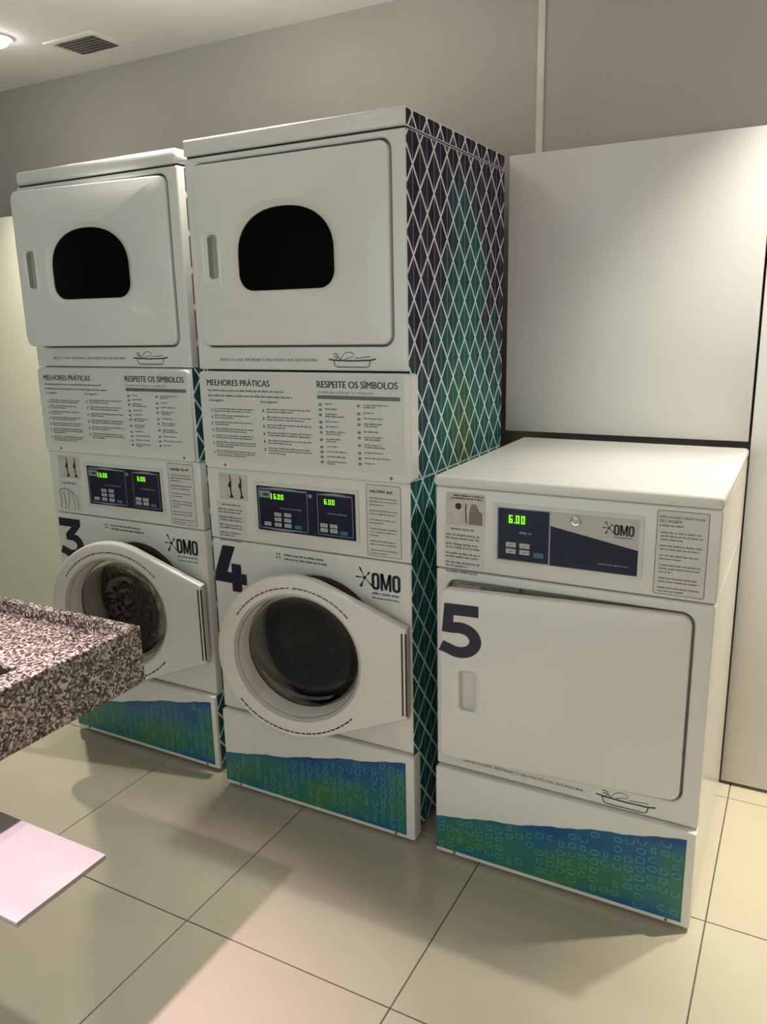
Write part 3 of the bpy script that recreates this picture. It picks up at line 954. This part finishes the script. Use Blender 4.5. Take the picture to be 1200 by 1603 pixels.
# ------------------------------------------------------------------ setting
RX0, RX1, RY0, RY1 = -3.1, 3.3, -3.6, 0.90
bm = bmesh.new(); box(bm, RX0 - 0.1, RX1 + 0.1, RY0 - 0.1, RY1 + 0.1, -0.10, -0.004)
floor = struct('floor', bm, 'grout')
T_ = 0.5895; G_ = 0.0032
tile_me = None
for i in range(-6, 6):
    for j in range(-6, 3):
        x0 = 0.2945 + i * T_; y0 = 0.048 + j * T_
        if x0 > RX1 or x0 + T_ < RX0 or y0 + T_ < RY0 or y0 > RY1: continue
        cx0, cx1 = max(x0 + G_ / 2, RX0), min(x0 + T_ - G_ / 2, RX1)
        cy0, cy1 = max(y0 + G_ / 2, RY0), min(y0 + T_ - G_ / 2, RY1)
        full = cx1 - cx0 > T_ - 0.005 and cy1 - cy0 > T_ - 0.005
        if full and tile_me:
            o = bpy.data.objects.new('tile', tile_me); COL.objects.link(o); o.parent = floor; o.location = (cx0, cy0, 0)
        else:
            bm = bmesh.new()
            a = [bm.verts.new(p) for p in ((0, 0, -0.006), (cx1 - cx0, 0, -0.006), (cx1 - cx0, cy1 - cy0, -0.006), (0, cy1 - cy0, -0.006))]
            b = [bm.verts.new((v.co.x, v.co.y, -0.001)) for v in a]
            e = 0.001
            c = [bm.verts.new(p) for p in ((e, e, 0), (cx1 - cx0 - e, e, 0), (cx1 - cx0 - e, cy1 - cy0 - e, 0), (e, cy1 - cy0 - e, 0))]
            bridge(bm, a, b); bridge(bm, b, c); bm.faces.new(c)
            o = link('tile', bm, 'tile', floor, smooth=False, loc=(cx0, cy0, 0))
            if full: tile_me = o.data

bm = bmesh.new(); box(bm, RX0 - 0.1, RX1 + 0.1, RY1, RY1 + 0.1, -0.004, CEIL)
struct('wall_back', bm, 'wall')
bm = bmesh.new(); box(bm, RX0 - 0.1, RX0, RY0, RY1, -0.004, CEIL)
struct('wall_left', bm, 'wall')
bm = bmesh.new(); box(bm, RX1, RX1 + 0.1, RY0, RY1, -0.004, CEIL)
struct('wall_right', bm, 'wall')
bm = bmesh.new()
WX0, WX1, WZ0, WZ1 = -1.4, 2.5, 0.3, 2.2
box(bm, RX0 - 0.1, WX0, RY0 - 0.1, RY0, -0.004, CEIL); box(bm, WX1, RX1 + 0.1, RY0 - 0.1, RY0, -0.004, CEIL)
box(bm, WX0, WX1, RY0 - 0.1, RY0, -0.004, WZ0); box(bm, WX0, WX1, RY0 - 0.1, RY0, WZ1, CEIL)
struct('wall_front', bm, 'wall')
bm = bmesh.new()
for a, b in ((WX0, WX0 + 0.05), (0.525, 0.575), (WX1 - 0.05, WX1)): box(bm, a, b, RY0 - 0.07, RY0 - 0.03, WZ0, WZ1)
for a, b in ((WZ0, WZ0 + 0.05), (WZ1 - 0.05, WZ1)): box(bm, WX0 + 0.05, WX1 - 0.05, RY0 - 0.065, RY0 - 0.035, a, b)
struct('fill_window', bm, 'grey')  # unseen opening and frame added to let the front fill in
bm = bmesh.new()
box(bm, RX0 - 0.1, RX1 + 0.1, RY0 - 0.1, RY1 + 0.1, CEIL, CEIL + 0.1)
struct('ceiling', bm, 'ceil')
# low partition closing the space behind the machines, up to the cupboard line
bm = bmesh.new()
box(bm, RX0, 0.662, 0.714, 0.740, -0.002, 1.978)
struct('wall_partition', bm, 'partition')
# cover strip on the upper wall
bm = bmesh.new(); rbox(bm, 0.714, 0.738, 0.892, 0.8995, 1.9, CEIL - 0.001, 0.002, 2)
struct('trim_1', bm, 'strip')

# cupboards at the back
def cupboard(name, x0, x1, z0, z1, label, handle=False):
    root = empty(name, ((x0 + x1) / 2, 0.735, z0), label, 'cupboard')
    ox, oz = -(x0 + x1) / 2, -z0
    bm = bmesh.new()
    t = 0.016
    y0, y1 = 0.0, 0.158
    box(bm, x0 + ox, x0 + ox + t, y0, y1, 0, z1 - z0); box(bm, x1 + ox - t, x1 + ox, y0, y1, 0, z1 - z0)
    box(bm, x0 + ox + t, x1 + ox - t, y0, y1, 0, t); box(bm, x0 + ox + t, x1 + ox - t, y0, y1, z1 - z0 - t, z1 - z0)
    box(bm, x0 + ox + t, x1 + ox - t, y1 - 0.006, y1, t, z1 - z0 - t)
    link('carcass', bm, 'lamin', root)
    bm = bmesh.new()
    rbox(bm, x0 + ox, x1 + ox, -0.0215, -0.0015, 0.0, z1 - z0, 0.0015, 2)
    link('door', bm, 'lamin', root)
    return root
cupboard('wall_cupboard', 0.690, 1.4365, 1.1215, 1.979, 'white wall cupboard with one flat square door above the short dryer')
c2 = cupboard('tall_cupboard', 1.4435, 2.20, 0.0, 1.979, 'tall white cupboard with flat door reaching the floor, right of the short dryer')
# toe gap of the tall cupboard: door and box stand on a dark plinth
for ch in c2.children:
    for v in ch.data.vertices:
        if v.co.z < 0.03: v.co.z += 0.012
bm = bmesh.new(); box(bm, -0.37, 0.37, 0.004, 0.15, 0.0, 0.0125)
link('plinth', bm, 'dark', c2)

# ------------------------------------------------------------------ machines
tower(-0.7525, 0.0477, '3', 'left white washer-dryer tower numbered 3, dryer door ajar, behind the granite counter', 5.0, 12.0, 0.030, 3, True, True)
tower(0.0, 0.0, '4', 'middle white washer-dryer tower numbered 4, with a diamond-patterned right side', 0.6, 11.0, 0.003, 4, True, False)

def short_dryer():
    rnd = random.Random(5)
    root = empty('dryer', (0.7583, -0.0043, 0), 'short white single dryer numbered 5, door ajar, under the wall cupboard', 'dryer')
    bm = bmesh.new()
    box(bm, 0.001, 0.007, 0.03, 0.70, 0.03, 0.855); box(bm, 0.676, 0.682, 0.03, 0.70, 0.03, 0.855)
    box(bm, 0.001, 0.007, 0.03, 0.70, 0.8575, 1.074); box(bm, 0.676, 0.682, 0.03, 0.70, 0.8575, 1.074)
    box(bm, 0.007, 0.676, 0.694, 0.70, 0.03, 1.074); box(bm, 0.007, 0.676, 0.03, 0.694, 0.03, 0.036)
    link('cabinet', bm, 'enamel', root)
    bm = bmesh.new(); box(bm, 0.009, 0.674, 0.03, 0.69, 1.066, 1.078)
    link('lid_gasket', bm, 'dark', root)
    bm = bmesh.new()
    rbox(bm, -0.001, 0.684, -0.014, 0.702, 1.0765, 1.106, 0.011, 4)
    link('top_lid', bm, 'enamel', root)
    # console
    bm = bmesh.new(); plate(bm, rrf(0, W_, 0.858, 1.074, 0.004), 0.03, 0.0, 0.004)
    link('control_panel', bm, 'enamel', root)
    bm = bmesh.new(); quad(bm, 0.168, 0.510, 0.900, 1.036, -0.0008)
    dp = link('display', bm, 'silver', root)
    bm = bmesh.new()
    o, i_ = rr(0.158, 0.520, 0.891, 1.045, 0.006, 4), rr(0.168, 0.510, 0.900, 1.036, 0.002, 4)
    A, B, C_, D = ringv(bm, o, 0.0), ringv(bm, o, -0.003), ringv(bm, i_, -0.003), ringv(bm, i_, 0.0)
    bridge(bm, A, B); bridge(bm, B, C_); bridge(bm, C_, D)
    link('display_bezel', bm, 'plastic', dp)
    bm = bmesh.new(); quad(bm, 0.170, 0.299, 0.903, 1.033, -0.0013)
    bm.faces.new([bm.verts.new(p) for p in ((0.3025, -0.0013, 0.901), (0.509, -0.0013, 0.901), (0.509, -0.0013, 0.962), (0.3025, -0.0013, 1.000))])
    link('navy_area', bm, 'navy', dp)
    bm = bmesh.new(); ribbon(bm, rr(0.170, 0.300, 0.902, 1.034, 0.002, 2), 0.0014, -0.0016, True)
    line_of_words(bm, rnd, 0.225, 0.258, 0.972, 0.005, -0.0016)
    line_of_words(bm, rnd, 0.42, 0.49, 0.919, 0.0025, -0.0016)
    link('display_lines', bm, 'outline', dp)
    bm = bmesh.new(); quad(bm, 0.192, 0.243, 0.994, 1.022, -0.0016)
    link('led_window', bm, 'ledback', dp)
    bm = bmesh.new(); digits(bm, '6.00', 0.198, 0.9975, 0.0092, 0.020, -0.0019)
    link('led_digits', bm, 'led', dp)
    buttons(dp, [(0.204, 0.942), (0.239, 0.942), (0.204, 0.9255), (0.239, 0.9255)], -0.0016, wd=0.026, h=0.0125)
    buttons(dp, [(0.275, 0.922)], -0.0016, 'bluebtn', 0.026, 0.0125)
    bm = bmesh.new()
    splat_logo(bm, 0.425, 0.985, 0.074, -0.0014)
    link('logo', bm, 'black', dp)
    bm = bmesh.new(); line_of_words(bm, rnd, 0.452, 0.496, 0.988, 0.0022, -0.0014)
    link('logo_lettering', bm, 'blueink', dp)
    bm = bmesh.new(); lathe(bm, [(0.0125, -0.0008), (0.0125, -0.005), (0.010, -0.0065), (0.007, -0.0062), (0.0068, -0.0045), (0.0045, -0.0045), (0.004, -0.006), (0.001, -0.006)], 0.363, 1.018, 24, True)
    lk = link('key_lock', bm, 'chrome', dp)
    # stickers
    bm = bmesh.new(); sheet(bm, rr(0.028, 0.136, 0.978, 1.062, 0.003, 2), -0.0008)
    s = link('picture_sticker', bm, 'photo', root)
    bm = bmesh.new()
    line_of_words(bm, rnd, 0.050, 0.130, 1.053, 0.0035, -0.0013); line_of_words(bm, rnd, 0.045, 0.128, 1.046, 0.0035, -0.0013)
    bm.faces.new([bm.verts.new((a, -0.0013, b)) for a, b in circ(0.063, 1.027, 0.0085, 16)])
    ribbon(bm, [(0.084, 1.035), (0.083, 1.02), (0.0845, 0.985)], 0.0028, -0.0013)
    link('coin_picture', bm, 'black', s)
    bm = bmesh.new()
    bm.faces.new([bm.verts.new((a, -0.0012, b)) for a, b in ((0.092, 0.982), (0.128, 0.982), (0.128, 1.012), (0.118, 1.02), (0.110, 1.036), (0.098, 1.034), (0.092, 1.01))])
    link('bottle_picture', bm, 'greyink', s)
    bm = bmesh.new(); sheet(bm, rr(0.024, 0.132, 0.866, 0.976, 0.003, 2), -0.0008)
    s = link('text_sticker', bm, 'label', root)
    bm = bmesh.new()
    line_of_words(bm, rnd, 0.042, 0.110, 0.964, 0.005, -0.0013)
    text_block(bm, rnd, 0.028, 0.126, 0.953, [.97, .95, None, .92, .97, None, .95, .9, None, .97, .6, None, .9], 0.009, 0.0044, -0.0013)
    link('lettering', bm, 'greyink', s)
    sticker_right(root, rnd, 0.546, 0.657, 0.866, 1.064, ('MELHORES PRÁTICAS', 'SECAGEM'))
    # front, door
    rec = front_with_opening(root, 'dryer_front', 0.286, 0.854, 0.030, 0.643, 0.342, 0.829)
    d = dryer_door(root, 0.034, 0.637, 0.348, 0.823, 5.6, None, (0.086, 0.130, 0.492, 0.603))
    bm = bmesh.new()
    numeral(bm, '5', -0.604, 0.640, 0.114, 0.146, -0.0046)
    link('numeral', bm, 'ink', d)
    bm = bmesh.new(); rbox(bm, 0.195, 0.225, 0.010, 0.026, 0.800, 0.826, 0.002, 1)
    link('door_latch', bm, 'grey', rec)
    bm = bmesh.new(); rbox(bm, 0.055, 0.12, 0.016, 0.026, 0.800, 0.812, 0.003, 1)
    link('recess_rib', bm, 'plastic', rec)
    bm = bmesh.new()
    textmesh(bm, 'APÓS O USO, RETIRAR O SEU FELPO DA SECADORA', 0.080, 0.308, 0.328, 0.0105, -0.0005, 0.01)
    link('reminder_lettering', bm, 'midink', root)
    bk, bb = bmesh.new(), bmesh.new()
    tray_logo(bk, bb, 0.440, 0.294, 0.145, -0.0006)
    t = link('tray_drawing', bk, 'black', root)
    link('hand_drawing', bb, 'midink', t)
    kick_panel(root, rnd, True, 0.0)
    return root
short_dryer()

# ------------------------------------------------------------------ granite counter with recessed top and basin
root = empty('granite_counter', (-0.25, -0.95, 0), 'speckled granite counter with a recessed top and basin, at the left edge', 'counter')
def loc(bm, o=(-0.25, -0.95, 0)):
    for v in bm.verts: v.co -= Vector(o)
    return bm
X0, X1, Y0, Y1, ZB, ZT, ZR = -1.20, 0.334, -1.60, -0.638, 0.718, 0.850, 0.822
bm = bmesh.new()
def ring3(x0, x1, y0, y1, z): return [bm.verts.new(p) for p in ((x0, y0, z), (x1, y0, z), (x1, y1, z), (x0, y1, z))]
r0 = ring3(X0, X1, Y0, Y1, ZB); r1 = ring3(X0, X1, Y0, Y1, ZT - 0.0015)
r2 = ring3(X0 + 0.0015, X1 - 0.0015, Y0 + 0.0015, Y1 - 0.0015, ZT)
r3 = ring3(X0 + 0.022, X1 - 0.022, Y0 + 0.022, Y1 - 0.022, ZT); r4 = ring3(X0 + 0.023, X1 - 0.023, Y0 + 0.023, Y1 - 0.023, ZT - 0.001)
r5 = ring3(X0 + 0.023, X1 - 0.023, Y0 + 0.023, Y1 - 0.023, ZR)
bx = (-0.55, 0.222, -1.35, -0.867)
r6 = ring3(*bx, ZR); r7 = ring3(*bx, ZB)
for a, b in ((r0, r1), (r1, r2), (r2, r3), (r3, r4), (r4, r5), (r5, r6), (r6, r7), (r7, r0)): bridge(bm, a, b)
link('counter_slab', loc(bm), 'granite', root, smooth=False)
bm = bmesh.new()
q = (bx[0] + 0.003, bx[1] - 0.003, bx[2] + 0.003, bx[3] - 0.003)
a = ring3(*q, ZR - 0.006); b = ring3(q[0] + 0.02, q[1] - 0.02, q[2] + 0.02, q[3] - 0.02, 0.675); c = ring3(q[0] + 0.05, q[1] - 0.05, q[2] + 0.05, q[3] - 0.05, 0.66)
bridge(bm, a, b); bridge(bm, b, c); bm.faces.new(c)
link('basin', loc(bm), 'sink', root)
bm = bmesh.new(); box(bm, -0.80, -0.72, -1.55, -0.72, 0.0, ZB)
link('support_panel', loc(bm), 'granite', root, smooth=False)

# white pull-out board below the counter slab, reaching past its right end
bm = bmesh.new(); rbox(bm, -0.719, 0.580, -1.176, -0.997, 0.590, 0.600, 0.0015, 2)
for v in bm.verts: v.co -= Vector((-0.07, -1.086, 0.590))
s = link('white_shelf', bm, 'shelf', None, loc=(-0.07, -1.086, 0.590))
s['label'] = 'white shelf board under the granite counter slab, at the left edge'; s['category'] = 'shelf'

# ------------------------------------------------------------------ ceiling vent
root = empty('ceiling_vent', (-1.012, 0.660, CEIL), 'square slatted air vent in the ceiling above the tower numbered 3', 'vent')
bm = bmesh.new()
A = [bm.verts.new(p) for p in ((-0.135, -0.105, -0.001), (0.135, -0.105, -0.001), (0.135, 0.105, -0.001), (-0.135, 0.105, -0.001))]
B = [bm.verts.new((v.co.x * 0.97, v.co.y * 0.97, -0.008)) for v in A]
C_ = [bm.verts.new((v.co.x * 0.80, v.co.y * 0.74, -0.008)) for v in A]
D = [bm.verts.new((v.co.x * 0.79, v.co.y * 0.72, -0.001)) for v in A]
bridge(bm, A, B); bridge(bm, B, C_); bridge(bm, C_, D)
link('frame', bm, 'ceil', root, smooth=False)
bm = bmesh.new(); box(bm, -0.107, 0.107, -0.076, 0.076, -0.002, -0.0005)
link('duct_opening', bm, 'ductgrey', root)
slat_me = None
for i in range(7):
    y = -0.064 + i * 0.0213
    if slat_me is None:
        bm = bmesh.new()
        vs = [bm.verts.new((x, yy_, z)) for x in (-0.106, 0.106) for yy_, z in ((-0.006, -0.0085), (-0.005, -0.0085), (0.0045, -0.0025), (0.0035, -0.0025))]
        bridge(bm, vs[:4], vs[4:]); bm.faces.new(vs[:4]); bm.faces.new(vs[4:])
        o = link('slat', bm, 'ceil', root, smooth=False, loc=(0, y, 0)); slat_me = o.data
    else:
        o = bpy.data.objects.new('slat', slat_me); COL.objects.link(o); o.parent = root; o.location = (0, y, 0)

# ------------------------------------------------------------------ downlights: fitting and its own lamp
for i, (x, y, P, colr, half, blend, lab) in enumerate(LAMPS):
    root = empty('ceiling_downlight', (x, y, CEIL), lab, 'ceiling light', 'recessed ceiling downlights')
    bm = bmesh.new()
    n = 32
    rings = [[bm.verts.new((r * math.cos(2 * PI * k / n), r * math.sin(2 * PI * k / n), z)) for k in range(n)]
             for r, z in ((0.060, -0.0005), (0.060, -0.004), (0.056, -0.007), (0.048, -0.007), (0.045, -0.003), (0.045, -0.0005))]
    for a, b in zip(rings, rings[1:]): bridge(bm, a, b)
    link('trim_ring', bm, 'lamin', root)
    bm = bmesh.new()
    rings = [[bm.verts.new((0.045 * math.cos(q) * math.cos(2 * PI * k / n), 0.045 * math.cos(q) * math.sin(2 * PI * k / n), -0.002 - 0.034 * math.sin(q))) for k in range(n)] for q in (0, 0.3, 0.6, 0.9, 1.2, 1.45)]
    for a, b in zip(rings, rings[1:]): bridge(bm, a, b)
    bm.faces.new(rings[-1])
    link('lens', bm, 'lens', root)
    ld = bpy.data.lights.new('downlight_lamp', 'SPOT')
    ld.energy = P; ld.color = colr; ld.spot_size = math.radians(2 * half); ld.spot_blend = blend; ld.shadow_soft_size = 0.02
    lo = bpy.data.objects.new('downlight_lamp', ld); COL.objects.link(lo)
    lo.parent = root; lo.location = (0, 0, -0.075)
